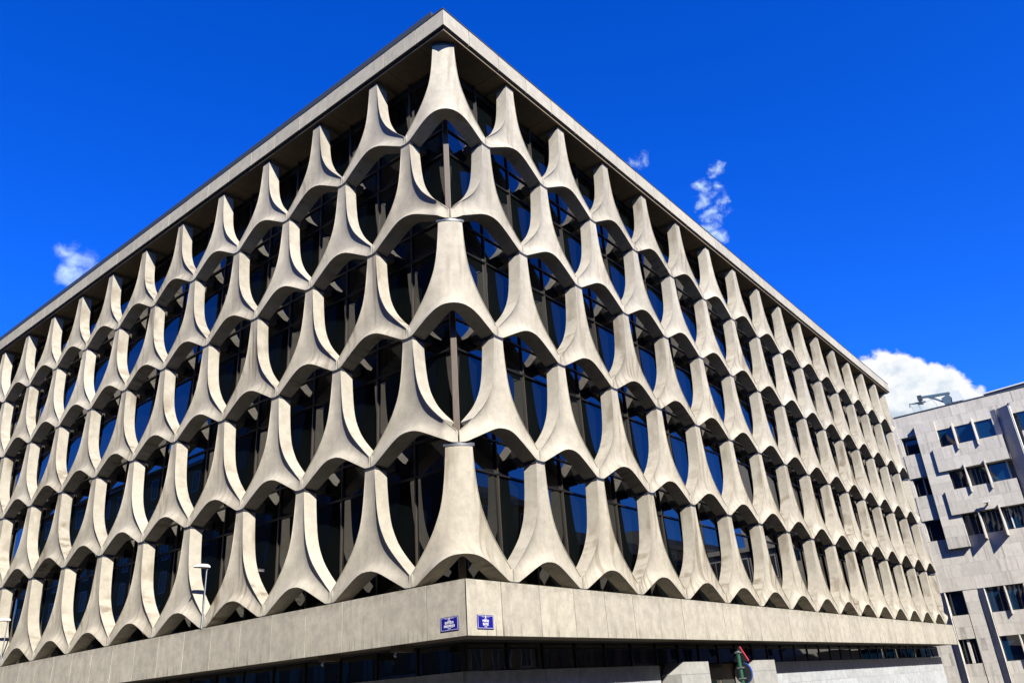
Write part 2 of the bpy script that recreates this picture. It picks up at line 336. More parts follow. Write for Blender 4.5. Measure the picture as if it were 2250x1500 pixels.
def panel_mesh(name, wl=.4935, wr=.4935, plan=None, ncol=16, top=.063, mirror=None):
    nr = len(ZE)
    def W(i, side):
        w = interp([(z, x) for z, x in PROFILE], ZE[i]); e = wl if side < 0 else wr
        return top + (w - .063) * (e - top) / (.496 - .063)
    if plan is None: plan = lambda s, d: (s, d)
    us = [-1 + 2 * k / ncol for k in range(ncol + 1)]
    us = sorted(set([round(u, 5) for u in us] + [-.977, .977, -.965, .965, -.92, .92]))
    nc = len(us)
    front = []; back = []; crease = []
    for i in range(nr):
        fr = []; bk = []
        for u in us:
            side = -1 if u < 0 else 1
            w = W(i, side); s = u * w; au = abs(u)
            e = wl if side < 0 else wr
            xa = abs(s) * .496 / e if top < .1 else max(0, abs(s)) * .496 / e
            late = max(0.0, (i - 11) / (nr - 1 - 11))
            gsoft = au ** 1.7
            garch = 1 - interp(ARCH, xa) / .19
            # normalise so that the row still ends on its edge height
            gend = 1 - interp(ARCH, w * .496 / e) / .19
            garch = garch / max(gend, 1e-3) if gend > 0.02 else gsoft
            g = gsoft * (1 - late) + garch * late
            z = ZC[i] + (ZE[i] - ZC[i]) * g
            r = RC[i]
            if r > 0: d = r * max(0.0, 1 - (au / .97) ** 2.4) + (.006 if au < .975 and i > 0 and r > 0.005 else 0)
            else: d = r * max(0.0, 1 - au) ** 0.8 if au < 1 else 0.0
            fr.append((*plan(s, d), z))
            zb = z if i < nr - 1 else interp(BACK, xa)
            bk.append((*plan(s, DEPTH), zb))
        front.append(fr); back.append(bk)
    for k, u in enumerate(us):
        side = -1 if u < 0 else 1; w = W(nr - 1, side); s = u * w; e = wl if side < 0 else wr; xa = abs(s) * .496 / e
        crease.append((*plan(s, .062), interp(ARCH, xa) * 1.03))
    verts = [p for r in front for p in r] + [p for r in back for p in r] + crease
    F = lambda i, k: i * nc + k
    K = lambda i, k: nr * nc + i * nc + k
    R = lambda k: 2 * nr * nc + k
    faces = []
    for i in range(nr - 1):
        for k in range(nc - 1):
            faces.append((F(i, k), F(i + 1, k), F(i + 1, k + 1), F(i, k + 1)))
            faces.append((K(i, k), K(i, k + 1), K(i + 1, k + 1), K(i + 1, k)))
        faces.append((F(i, 0), K(i, 0), K(i + 1, 0), F(i + 1, 0)))
        faces.append((F(i, nc - 1), F(i + 1, nc - 1), K(i + 1, nc - 1), K(i, nc - 1)))
    for k in range(nc - 1):
        faces.append((F(0, k), F(0, k + 1), K(0, k + 1), K(0, k)))
        faces.append((F(nr - 1, k), R(k), R(k + 1), F(nr - 1, k + 1)))
        faces.append((R(k), K(nr - 1, k), K(nr - 1, k + 1), R(k + 1)))
    faces.append((F(nr - 1, 0), K(nr - 1, 0), R(0)))
    faces.append((F(nr - 1, nc - 1), R(nc - 1), K(nr - 1, nc - 1)))
    if mirror: verts = [mirror(v) for v in verts]
    verts = [(x * B, y * B, z * B) for x, y, z in verts]
    return mesh(name, verts, faces, smooth=34)

# plan of the rounded corner: path coordinate s from the corner's middle, d inward
KB = 0.34
def bez(t):
    return Vector(((t * t) * KB, (1 - t) ** 2 * KB)), Vector((2 * t * KB, -2 * (1 - t) * KB)).normalized()
_tab = []; _l = 0.0; _p = bez(0)[0]
for _i in range(201):
    q = bez(_i / 200)[0]; _l += (q - _p).length; _tab.append((_l, _i / 200)); _p = q
LB = _l
def plan_corner(s, d):
    if s < -LB / 2: p, t = Vector((0, KB + (-LB / 2 - s))), Vector((0, -1))
    elif s > LB / 2: p, t = Vector((KB + s - LB / 2, 0)), Vector((1, 0))
    else: p, t = bez(interp(_tab, s + LB / 2))
    n = Vector((-t.y, t.x)); q = p + n * d
    return q.x, q.y
HALF = LB / 2 + .5905 - KB                    # path length corner -> first joint
CH = 0.16; CL = CH / math.sqrt(2)
def plan_chamfer(s, d):                       # s = 0 at the stem standing .59 from the corner
    q = s + (.5905 - CH) + CL                 # distance from the seam
    if q < CL:
        p = Vector((CH / 2, CH / 2)) + Vector((1, -1)).normalized() * q
    else: p = Vector((CH + q - CL, 0))
    f = min(1, max(0, (q - CL + .025) / .05)); f = f * f * (3 - 2 * f)
    n = (Vector((1, 1)).normalized() * (1 - f) + Vector((0, 1)) * f).normalized()
    r = p + n * d
    return r.x, r.y
swap = lambda v: (v[1], v[0], v[2])
farx = lambda v: (NR - v[0], v[1], v[2])
ME = panel_mesh('concrete_panel')
ME_C = panel_mesh('corner_panel', HALF - .006, HALF - .006, plan_corner, 28, top=.118)
ME_CF = panel_mesh('corner_panel', HALF - .006, HALF - .006, plan_corner, 28, top=.118, mirror=farx)
WCH = .5905 - CH + CL - .006
ME_R = panel_mesh('end_panel', WCH, .4935, plan_chamfer, 28)
ME_L = panel_mesh('end_panel', WCH, .4935, plan_chamfer, 28, mirror=swap)
ME_RF = panel_mesh('end_panel', WCH, .4935, plan_chamfer, 28, mirror=farx)

# ------------------------------------------------------------------ office building
office = empty('office_building', (0, 0, 0), 'large office block with honeycomb facade of flared concrete panels on street corner', 'building')
GL = 0.28 * B                                  # glazing plane behind the facade plane
_pl = {}
def plate_mesh():
    v, f = box_vf(-.070 * B, .070 * B, -.004 * B, (DEPTH + .004) * B, 0, .009 * B)
    v2, f2 = box_vf(-.060 * B, .060 * B, .008 * B, DEPTH * B, .009 * B, .018 * B)
    v3, f3 = box_vf(-.066 * B, .066 * B, -.001 * B, DEPTH * B, .018 * B, .0268 * B)
    return mesh('joint_plate', v + v2 + v3, f + [tuple(i + 8 for i in q) for q in f2] + [tuple(i + 16 for i in q) for q in f3])
PLATE = plate_mesh()
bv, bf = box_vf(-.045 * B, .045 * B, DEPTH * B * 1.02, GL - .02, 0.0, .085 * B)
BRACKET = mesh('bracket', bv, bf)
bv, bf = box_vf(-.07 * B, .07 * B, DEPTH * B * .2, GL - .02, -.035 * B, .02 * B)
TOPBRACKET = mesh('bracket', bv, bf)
# corner plate
def corner_plate():
    ss = [-.134, -.10, -.05, 0, .05, .10, .134]
    w = [plan_corner(q, -.006) for q in ss] + [plan_corner(q, .14) for q in ss[::-1]]
    mb = MB().prism([Vector((x * B, y * B, 0)) for x, y in w], (0, 0, .0268 * B))
    return mesh('joint_plate', mb.v, mb.f, 30)
CPLATE = corner_plate()
WORN = [0.62, 0.6, 0.5, 0.35, 0.15]
def put_panel(me, loc, rz, row, stem, cplate=False, sx=1):
    o = obj('concrete_panel', me, M['concrete'], office, loc, (0, 0, rz))
    if random.random() < WORN[row] + (0.25 if max(loc[0], loc[1]) > 9 else -0.1):      # rain-streaked panels, more of them lower down
        o.material_slots[0].link = 'OBJECT'; o.material_slots[0].material = M['worn']
    if cplate:
        c = obj('joint_plate', CPLATE, M['plate'], o, (NR * B if sx < 0 else 0, 0, 1.0745 * B)); c.scale = (sx, 1, 1)
    else:
        obj('joint_plate', PLATE, M['plate'], o, (stem[0], stem[1], 1.0745 * B), (0, 0, stem[2]))
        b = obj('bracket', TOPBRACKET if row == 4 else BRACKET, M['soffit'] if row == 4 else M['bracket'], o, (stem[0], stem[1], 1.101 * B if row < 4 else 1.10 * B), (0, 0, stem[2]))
    return o
RZL = -math.pi / 2
for row in range(5):
    z = Z0 + row * H
    if row % 2 == 0:
        put_panel(ME_C, (0, 0, z), 0, row, None, True)
        put_panel(ME_CF, (0, 0, z), 0, row, None, True, -1)
        for k in range(15): put_panel(ME, ((1.0905 + k) * B, 0, z), 0, row, (0, 0, 0))
        for k in range(12): put_panel(ME, (0, (1.0905 + k) * B, z), RZL, row, (0, 0, 0))
    else:
        put_panel(ME_R, (0, 0, z), 0, row, (.5905 * B, 0, 0))
        put_panel(ME_L, (0, 0, z), 0, row, (0, .5905 * B, RZL))
        put_panel(ME_RF, (0, 0, z), 0, row, ((NR - .5905) * B, 0, 0))
        for k in range(1, 15): put_panel(ME, ((.5905 + k) * B, 0, z), 0, row, (0, 0, 0))
        for k in range(1, 13): put_panel(ME, (0, (.5905 + k) * B, z), RZL, row, (0, 0, 0))

ZS = Z0 + 5 * H                                # soffit level
ZBT = Z0 - 0.035; ZBB = Z0 - 0.417 * B         # base band top / bottom
ZFB, ZFT = Z0 + 5.565 * B, Z0 + 5.775 * B      # roof fascia
XE = NR * B; YE = NL * B
# feet under the lowest joints
for k in range(16): box('joint_plate', M['plate'], office, (.5905 + k - .055) * B, (.5905 + k + .055) * B, .0, .13 * B, ZBT + .001, Z0 + .002)
for k in range(13): box('joint_plate', M['plate'], office, .0, .13 * B, (.5905 + k - .055) * B, (.5905 + k + .055) * B, ZBT + .001, Z0 + .002)

# dark core behind the glass
MB().box(GL + .10, XE - GL - .10, GL + .10, YE, ZBB, ZFT - .05).build('core', M['core'], office, smooth=None)
# glazing: half-bay panes, tilted a hair each
HB = B / 2
pane_me, span_me = {}, {}
Z_SP0, Z_SP1 = -.115 * B, .20 * B              # spandrel strip round each floor line
def glazing(n, left):
    xs = [.28] + [.30 + .5 * k for k in range(1, n)]
    L_ = (NR - .28 if not left else NL)
    xs = [x for x in xs if x < L_ - .1] + [L_]
    for a, b in zip(xs, xs[1:]):
        w = (b - a) * B - .03; mid = (a + b) / 2 * B
        for row in range(5):
            for (z0, z1, nm) in ((Z0 + row * H + (Z_SP1 if row else .02), Z0 + (row + 1) * H + Z_SP0, 'window_pane'), (Z0 + row * H + Z_SP0, Z0 + row * H + Z_SP1, 'spandrel_panel')):
                if nm == 'spandrel_panel' and row == 0: continue
                h = z1 - z0 - .04; key = (round(w, 3), round(h, 3), nm)
                if key not in pane_me:
                    v, f = box_vf(-w / 2, w / 2, 0, .02, 0, h); pane_me[key] = mesh('pane', v, f)
                t = (random.gauss(0, .0022), 0, random.gauss(0, .0022))
                o = obj(nm, pane_me[key], M['glass'] if nm == 'window_pane' else M['spandrel'], office, (mid, GL + .03, z0 + .02) if not left else (GL + .03, mid, z0 + .02), (t[0], 0, t[2] if not left else RZL + t[2]))
    for x in xs[1:-1]:
        X = x * B
        if not left: box('mullion', M['bronze'], office, X - .022, X + .022, GL - .03, GL + .09, ZBT + .02, ZS)
        else: box('mullion', M['bronze'], office, GL - .03, GL + .09, X - .022, X + .022, ZBT + .02, ZS)
    for row in range(6):
        for dz in ((Z_SP0, Z_SP1) if 0 < row < 5 else ((Z_SP0,) if row == 5 else (0.02,))):
            z = Z0 + row * H + dz
            if not left: MB().box(GL + .1, XE - GL, GL - .03, GL + .06, z - .03, z + .02).build('transom', M['black_frame'], office, smooth=None)
            else: MB().box(GL - .03, GL + .06, GL + .1, YE, z - .031, z + .021).build('transom', M['black_frame'], office, smooth=None)
glazing(33, False); glazing(26, True)
# fluted corner post of the glazing
mb = MB()
for k in range(5):
    t = k / 4 - .5
    c = Vector((GL + .0, GL + .0)) + Vector((1, -1)).normalized() * t * .12 + Vector((-1, -1)).normalized() * .02
    mb.tube([(c.x, c.y, ZBT + .02), (c.x, c.y, ZS)], .03, 8)
mb.build('corner_post', M['post'], office)

# soffit panels under the roof slab
def strips(n, first):                                # joints along a facade
    return first
def soffit():
    y0, y1 = -.045 * B, GL + .09
    js = [.0] + [.83 + k for k in range(16)]
    js = [j for j in js if j < NR] + [NR]
    for a, b in zip(js, js[1:]):
        x0 = max(a * B + .006, y1 + .01 if a == 0 else 0); x1 = b * B - .006
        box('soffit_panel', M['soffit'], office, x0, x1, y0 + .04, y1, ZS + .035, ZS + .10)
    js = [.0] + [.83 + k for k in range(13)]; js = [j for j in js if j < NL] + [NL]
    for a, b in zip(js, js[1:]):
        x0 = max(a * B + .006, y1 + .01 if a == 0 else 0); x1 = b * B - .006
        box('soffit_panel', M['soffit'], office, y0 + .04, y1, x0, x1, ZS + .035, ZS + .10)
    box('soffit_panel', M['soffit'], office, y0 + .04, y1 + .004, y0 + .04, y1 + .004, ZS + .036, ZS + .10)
soffit()
def edge_run(name, mat, out, thick, zb, zt, first, corner_gap, nR, nL, g=.026):
    """rows of cladding panels along both streets, mitred at the corner"""
    o = out * B
    js = [-out] + [first + .5 * k for k in range(nR)]; js = [j for j in js if j < NR + out - .12] + [NR + out]
    for i, (a, b) in enumerate(zip(js, js[1:])):
        a_, b_ = a * B + (corner_gap if i == 0 else g / 2), b * B - g / 2
        mb = MB(); h = zt - zb
        if i == 0: poly = [(a_, -o), (b_, -o), (b_, -o + thick), (a_ + thick, -o + thick)]
        else: poly = [(a_, -o), (b_, -o), (b_, -o + thick), (a_, -o + thick)]
        cx = (a_ + b_) / 2
        mb.prism([Vector((x - cx, y + o, 0)) for x, y in poly], (0, 0, h)).build(name, mat, office, (cx, -o + random.uniform(-.003, .003), zb), smooth=None)
    js = [-out] + [first + .5 * k for k in range(nL)]; js = [j for j in js if j < NL - .1] + [NL]
    for i, (a, b) in enumerate(zip(js, js[1:])):
        a_, b_ = a * B + (corner_gap if i == 0 else g / 2), b * B - g / 2
        if i == 0: poly = [(-o, a_), (-o + thick, a_ + thick), (-o + thick, b_), (-o, b_)]
        else: poly = [(-o, a_), (-o + thick, a_), (-o + thick, b_), (-o, b_)]
        cy = (a_ + b_) / 2
        MB().prism([Vector((x + o, y - cy, 0)) for x, y in poly], (0, 0, zt - zb)).build(name, mat, office, (-o + random.uniform(-.003, .003), cy, zb), smooth=None)
edge_run('band_panel', M['band'], .012, .12, ZBB, ZBT, .405, .016, 33, 27)
edge_run('fascia_panel', M['fascia'], .060, .12, ZFB, ZFT, .345, .006, 33, 27)
# slab edges closing the fascia and the band from above and below
def ring(name, mat, o, i, z0, z1):
    mb = MB().box(o, XE - o, o, i, z0, z1).box(o, i, i + .001, YE, z0, z1)
    return mb.build(name, mat, office, smooth=None)
ring('shadow_gap', M['black_frame'], -.045 * B, .25, ZFB - .05, ZFB + .03)
ring('roof_edge', M['flashing'], -.066 * B, .5, ZFT + .003, ZFT + .045)
ring('band_top', M['band'], .10, GL + .05, ZBT - .12, ZBT - .006)
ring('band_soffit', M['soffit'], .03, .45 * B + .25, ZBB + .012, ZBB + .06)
MB().box(-.052 * B, .35, .12 * B, YE, ZFT + .047, ZFT + .30).build('roof_flashing', M['flashing'], office, smooth=None)
MB().box(.3, XE - .3, .3, YE, ZFT - .3, ZFT + .002).build('roof', M['flashing'], office, smooth=None)

# ground floor: strip of glass over blue stone slabs
GF = .452 * B; ZSILL = Z0 - .640 * B
def ground_floor():
    MB().box(GF + .14, XE - GF, GF + .14, YE, 0.12, ZBB + .01).build('plinth_core', M['core'], office, smooth=None)
    js = [.462] + [1.015 + .51 * k for k in range(31)]
    js = [j for j in js if j < NR - .25] + [NR + .18]
    for i, (a, b) in enumerate(zip(js, js[1:])):
        x0, x1 = a * B, b * B
        box('street_window', M['glass_low'], office, x0 + .02, x1 - .02, GF + .05, GF + .07, ZSILL + .02, ZBB - .0).rotation_euler = (random.gauss(0, .004), 0, random.gauss(0, .004))
        if i: box('street_mullion', M['black_frame'], office, x0 - .03, x0 + .03, GF + .01, GF + .06, ZSILL, ZBB + .01)
    box('street_transom', M['black_frame'], office, GF + .05, XE + .5, GF + .02, GF + .062, ZBB - .16, ZBB - .12)
    for i, (a, b) in enumerate(zip(js, js[1:])):
        z1 = ZSILL
        for hgt in (.83, .83, 1.0):
            z0 = max(z1 - hgt, .12)
            inside = 3.62 < (a + b) / 2 < 5.55
            if z1 - z0 > .1 and not inside:
                box('stone_slab', M['bluestone'], office, a * B + .006, b * B - .006, GF - .03 + random.uniform(-.002, .002), GF + .04, z0 + .006, z1)
            z1 = z0
    js = [.462] + [1.0 + .505 * k for k in range(27)]; js = [j for j in js if j < NL - .1] + [NL]
    for i, (a, b) in enumerate(zip(js, js[1:])):
        y0, y1 = a * B, b * B
        box('street_window', M['glass_low'], office, GF + .05, GF + .07, y0 + .02, y1 - .02, ZSILL + .02, ZBB).rotation_euler = (0, random.gauss(0, .004), random.gauss(0, .004))
        if i: box('street_mullion', M['black_frame'], office, GF + .01, GF + .06, y0 - .03, y0 + .03, ZSILL, ZBB + .01)
        z1 = ZSILL
        for hgt in (.83, .83, 1.0):
            z0 = max(z1 - hgt, .12)
            if z1 - z0 > .1: box('stone_slab', M['bluestone'], office, GF - .03 + random.uniform(-.002, .002), GF + .04, y0 + .006, y1 - .006, z0 + .006, z1)
            z1 = z0
    box('corner_mullion', M['black_frame'], office, GF - .02, GF + .10, GF - .02, GF + .10, ZSILL, ZBB + .01)
    # recessed entrance
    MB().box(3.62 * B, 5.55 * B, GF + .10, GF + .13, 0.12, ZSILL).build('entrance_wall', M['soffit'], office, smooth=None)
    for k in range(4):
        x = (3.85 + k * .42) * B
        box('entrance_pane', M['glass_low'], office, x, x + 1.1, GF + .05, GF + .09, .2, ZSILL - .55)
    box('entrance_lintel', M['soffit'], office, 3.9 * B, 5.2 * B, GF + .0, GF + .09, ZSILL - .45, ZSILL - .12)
    for (x0, x1) in ((3.62, 4.30), (5.47, 6.22)):
        y = .22 * B; w = (x1 - x0) * B; zt = ZSILL + .05
        mb = MB().prism([Vector((0, 0, 0)), Vector((w, 0, 0)), Vector((w, 0, zt - .12)), Vector((.34, 0, zt - .12)), Vector((0, 0, zt - .47))], (0, GF - y + .02, 0))
        o = mb.build('entrance_pylon', M['greystone'], office, (x0 * B, y, .12), smooth=None)
        MB().box(-.0, w, -.004, .01, zt - .50, zt - .495).build('slab_joint', M['black_frame'], o, smooth=None)
    # lighting boxes under the soffit on the side street
    for y in (.83, 1.74):
        o = box('soffit_box', M['soffit'], office, .15, .62, y * B - .16, y * B + .16, ZBB - .14, ZBB + .012)
        MB().tube([(-.20, 0, -.02), (-.24, 0, -.07), (-.20, 0, -.10)], .03, 8).build('spotlight', M['lampwhite'], o)
ground_floor()

# ------------------------------------------------------------------ lamps on the ledge
def ledge_lamp(y, label):
    r = empty('facade_lamp', (-.03, y, ZBT), label, 'lamp', 'lamps on the ledge')
    MB().tube([(0, 0, 0), (0, 0, .42)], .035, 12).build('sleeve', M['galv'], r)
    MB().tube([(0, 0, .40), (0, 0, 1.76)], .022, 12).build('pole', M['galv'], r)
    MB().tube([(0, 0, 1.74), (0, 0, 1.78)], .045, 12, .02).build('collar', M['lampwhite'], r)
    v = []; f = []; n = 14
    secs = [(-.62, .02, .0), (-.56, .10, .035), (-.40, .15, .085), (-.22, .165, .10), (-.19, .165, .088), (-.16, .165, .10), (0.0, .155, .10), (.09, .12, .075), (.13, .03, .02)]
    for (x, w, h) in secs:
        for k in range(n):
            a = math.pi * k / (n - 1); v.append((x * .85, -math.cos(a) * w * .75, math.sin(a) * h * 1.3))
    for i in range(len(secs) - 1):
        for k in range(n): f.append((i * n + k, i * n + (k + 1) % n, (i + 1) * n + (k + 1) % n, (i + 1) * n + k))
    f.append(tuple(range(n))); f.append(tuple((len(secs) - 1) * n + k for k in range(n - 1, -1, -1)))
    obj('lamp_head', mesh('lamp_head', [(x * .9, y * .9, z * .85) for x, y, z in v], f, 40), M['lampwhite'], r, (0, 0, 1.80))
    MB().box(-.40, -.02, -.08, .08, -.012, .0).build('lens', M['signback'], r, (0, 0, 1.795), smooth=None)
ledge_lamp(3.60 * B, 'white floodlight on grey pole standing on left concrete ledge, nearer the corner')
ledge_lamp(8.58 * B, 'white floodlight on grey pole at far left edge of the concrete ledge')

# ------------------------------------------------------------------ street name plates
def text_mesh(body, size, bold=0.0):
    cu = bpy.data.curves.new('t', 'FONT'); cu.body = body; cu.size = size; cu.align_x = 'CENTER'; cu.align_y = 'CENTER'; cu.extrude = .0015; cu.offset = bold; cu.resolution_u = 2
    o = bpy.data.objects.new('t', cu); COL.objects.link(o); bpy.context.view_layer.update()
    me = bpy.data.meshes.new_from_object(o.evaluated_get(bpy.context.evaluated_depsgraph_get()))
    bpy.data.objects.remove(o); bpy.data.curves.remove(cu)
    return me
def street_sign(loc, rz, w, lines, label):
    h = .30
    r = empty('street_sign', loc, label, 'street sign', 'street name plates', rz)
    MB().box(-w / 2, w / 2, -.012, 0, -h / 2, h / 2).build('plate', M['signblue'], r, smooth=None)
    t = .006; m = .016; b = MB()
    for (x0, x1, z0, z1) in ((-w / 2 + m, w / 2 - m, h / 2 - m - t, h / 2 - m), (-w / 2 + m, w / 2 - m, -h / 2 + m, -h / 2 + m + t), (-w / 2 + m, -w / 2 + m + t, -h / 2 + m + t, h / 2 - m - t), (w / 2 - m - t, w / 2 - m, -h / 2 + m + t, h / 2 - m - t)):
        b.box(x0, x1, -.0145, -.012, z0, z1)
    b.build('border', M['signwhite'], r, smooth=None)
    # small crest with a dash of fine print on either side
    c = MB().prism([Vector((x, -.0122, z)) for x, z in ((0, .128), (.016, .122), (.012, .112), (.017, .102), (.010, .090), (0, .080), (-.010, .090), (-.017, .102), (-.012, .112), (-.016, .122))], (0, -.003, 0))
    c.box(-.13, -.03, -.0145, -.012, .108, .113).box(.03, .13, -.0145, -.012, .108, .113)
    c.build('crest', M['signwhite'], r, smooth=None)
    for body, z, s, sx in lines:
        me = text_mesh(body, s, .0015 if s > .05 else .0006)
        o = obj('lettering', me, M['signwhite'], r, (0, -.0142, z), (math.pi / 2, 0, 0)); o.scale = (sx, 1, 1)
ZSG = Z0 - .320 * B
street_sign((.194 * B, -.012 * B - .006, ZSG), 0, .56, [('RUE DU', .062, .026, 1), ('MARAIS', .020, .078, .82), ('BROEK', -.052, .078, .82), ('STRAAT', -.106, .026, 1)], 'blue street plate with MARAIS and BROEK in white, right of the corner')
street_sign((-.012 * B - .006, .162 * B, ZSG), RZL, .55, [('RUE DES', .062, .026, 1), ('BOITEUX', .020, .078, .82), ('KREUPELEN', -.052, .078, .82), ('STRAAT', -.106, .026, 1)], 'blue street plate with BOITEUX and KREUPELEN in white, left of the corner')

# ------------------------------------------------------------------ post with traffic signs seen from behind
def sign_post():
    d = pix(1621, 1431); P = CAM + d * 25.0
    top = P.z
    r = empty('sign_post', (P.x, P.y, .12), 'dark green post with round and triangular traffic signs seen from behind', 'traffic sign')
    MB().tube([(0, 0, 0), (0, 0, top - .12)], .052, 14).build('post', M['green'], r)
    MB().tube([(0, 0, top - .14), (0, 0, top - .10)], .058, 14).build('cap', M['galv'], r)
    a = math.radians(-10)                       # the signs face away down the street
    nrm = Vector((math.cos(a), math.sin(a), 0)); tan = Vector((-nrm.y, nrm.x, 0))
    def disc(name, poly, z, mat, back, thick=.03):
        n = len(poly); c = nrm * .085
        pts = [c + tan * x + Vector((0, 0, z + y)) for x, y in poly]
        b = MB().prism(pts, nrm * thick).build(name, back, r, smooth=None)
        rim = MB()
        for i in range(n):
            j = (i + 1) % n
            if (poly[i][0] + poly[j][0]) / 2 > -.04: continue       # the folded lip shows only on the street side
            o1, o2 = (c + tan * poly[i][0] * 1.06 + Vector((0, 0, z + poly[i][1] * 1.06))), (c + tan * poly[j][0] * 1.06 + Vector((0, 0, z + poly[j][1] * 1.06)))
            rim.prism([pts[i] + nrm * .004, pts[j] + nrm * .004, o2 + nrm * .004, o1 + nrm * .004], nrm * (thick + .01))
        rim.build('rim', mat, b, smooth=None)
    circ = [(.27 * math.cos(k * math.pi / 16), .27 * math.sin(k * math.pi / 16)) for k in range(32)]
    disc('round_sign', circ, top - .12 - .56, M['bluerim'], M['signback'])
    disc('warning_sign', [(-.21, -.20), (-.23, -.17), (-.02, .19), (.02, .19), (.23, -.17), (.21, -.20)], top - .12 - .06, M['red'], M['signback'])
    disc('square_sign', [(-.28, -.30), (.28, -.30), (.31, -.27), (.31, .25), (.28, .28), (-.28, .28), (-.31, .25), (-.31, -.27)], top - .12 - 1.18, M['signwhite'], M['signback'])
    b = MB()
    for z in (-.02, -.42, -.70, -1.05):
        b.box(-.06, .10, -.075, .075, top - .12 + z - .018, top - .12 + z + .018)
    b.build('clamp', M['galv'], r, rot=(0, 0, a), smooth=None)
sign_post()

# ------------------------------------------------------------------ pale stone building at the end of the street
XF = 58.0
far = empty('stone_building', (XF, -4, 0), 'pale stone building with fins and projecting bays at end of street', 'building')
def fw(name, mat, proud, back, y0, y1, z0, z1, parent=far):
    """box on the far facade: front face `proud` metres before the wall plane"""
    loc = (XF, -4) 
    return box(name, mat, parent, -proud, back, min(y0, y1) + 4, max(y0, y1) + 4, z0, z1)
def clad(proud, y0, y1, z0, z1, sw=1.15, sh=.88, thick=.10):
    ya, yb = min(y0, y1), max(y0, y1)
    nz = max(1, round((z1 - z0) / sh)); ny = max(1, round((yb - ya) / sw)); dz = (z1 - z0) / nz; dy = (yb - ya) / ny
    for i in range(nz):
        sh_ = (.5 * dy if i % 2 and ny > 1 else 0)
        cuts = [ya] + [ya + sh_ + dy * k for k in range(0 if sh_ else 1, ny + (0 if not sh_ else 0))] + [yb]
        cuts = sorted(set(round(c, 4) for c in cuts))
        for a, b in zip(cuts, cuts[1:]):
            pr = proud + random.uniform(-.003, .003)
            fw('stone_slab', M['farstone'], pr, -pr + thick, a + .004, b - .004, z0 + dz * i + .003, z0 + dz * (i + 1) - .003)
def far_building():
    # mass behind everything
    MB().box(.95, 20, -12, 12, 0, 21.35).build('core', M['farstone'], far, smooth=None)
    floors = [(18.08, 19.58), (14.58, 16.08), (10.97, 12.56), (5.25, 6.98), (1.80, 3.50)]
    def window(y0, y1, z0, z1, rec=.55, mat=None):
        fw('window_pane', mat or M['glass_far'], -rec, rec + .03, y0, y1, z0, z1)
        # reveals
        for (a, b, c, d, p) in ((y0 - .0, y0 + .03, z0, z1, 0), (y1 - .03, y1, z0, z1, 0)):
            pass
    # parapet
    clad(.0, 2.6, -12, 19.60, 21.45, sh=.93)
    fw('coping', M['flashing'], .04, .5, 2.6, -12, 21.455, 21.53)
    clad(.06, 2.55, 1.95, 7.0, 21.75)                          # narrow upright at the left end
    # left column of deep openings
    tops = [19.59] + [f[0] for f in floors]
    for i, (z0, z1) in enumerate(floors):
        window(1.80, .55, z0, z1, .75)
        clad(.0, 2.0, 1.80, z0, z1) if z0 > 7 else None
        fw('reveal', M['farstone'], -.11, .8, 1.94, 1.80, z0, z1)
        fw('reveal', M['farstone'], -.11, .8, .55, .50, z0, z1)
    fw('mullion', M['lampwhite'], -.55, .70, 1.14, 1.06, 14.6, 16.06)
    fw('mullion', M['farstone'], -.1, .5, 1.2, 1.02, 1.80, 3.5)
    clad(.10, 1.95, .53, 16.09, 18.06); clad(.10, 1.95, .53, 12.58, 14.57); clad(.06, 1.70, .53, 3.52, 5.24)
    clad(.0, 1.95, .53, 0, 1.78)
    # tall projecting pier
    clad(.40, .52, -1.06, 10.12, 20.38); fw('pier_core', M['farstone'], .31, .6, .50, -1.04, 10.125, 20.37)
    # middle bay: three panes and two fins on each floor
    for (z0, z1) in floors[:3]:
        for a, b in ((-1.07, -2.33), (-2.37, -3.78), (-3.82, -5.12)):
            window(a, b, z0, z1, .12)
        fw('reveal', M['farstone'], .0, .5, -5.12, -5.22, z0, z1)
        for y in (-2.33, -3.80):
            fw('fin', M['farstone'], .76, .3, y + .035, y - .035, z0 - .48, z1 + .28)
    fw('mullion', M['lampwhite'], .02, .2, -4.28, -4.36, 10.98, 12.55)
    clad(.58, -.42, -5.54, 16.10, 18.05); fw('ledge_core', M['farstone'], .49, .6, -.44, -5.52, 16.105, 18.04)
    clad(.58, -.42, -5.54, 12.60, 14.55); fw('ledge_core', M['farstone'], .49, .6, -.44, -5.52, 12.605, 14.54)
    # plain wall below
    clad(.0, 2.0, -12, 7.02, 10.95, sh=.98, sw=1.3)
    # lower piers: flat lit face then a face that swings forward
    def wedge(y0, y1, x1, z0, z1):
        h = 1.0; nz = max(1, round((z1 - z0) / h)); dz = (z1 - z0) / nz
        for i in range(nz):
            a, b = z0 + dz * i + .004, z0 + dz * (i + 1) - .004
            MB().prism([Vector((.0, y0 + 4, a)), Vector((-x1, y1 + 4, a)), Vector((.3, y1 + 4, a)), Vector((.3, y0 + 4, a))], (0, 0, b - a)).build('stone_slab', M['farstone'], far, smooth=None)
    clad(.02, .47, -.55, 0, 6.98); wedge(-.56, -1.06, .32, 0, 6.98); clad(.0, 6.0, 2.22, 0, 6.98); wedge(2.20, 1.74, .32, 0, 6.98)
    wedge(-5.60, -6.56, .75, 7.0, 20.2); wedge(-5.20, -5.59, .2, 18.06, 20.2)
    for (z0, z1) in floors[3:]:
        for a, b in ((-1.10, -2.40), (-2.46, -3.7), (-3.76, -5.0), (-5.06, -6.4)):
            window(a, b, z0, z1, .25)
        for y in (-2.43, -3.73, -5.03): fw('fin', M['farstone'], .22, .5, y + .03, y - .03, z0 - .3, z1)
    clad(.0, -1.08, -12, 3.52, 5.22); clad(.0, -1.08, -12, 0, 1.78)
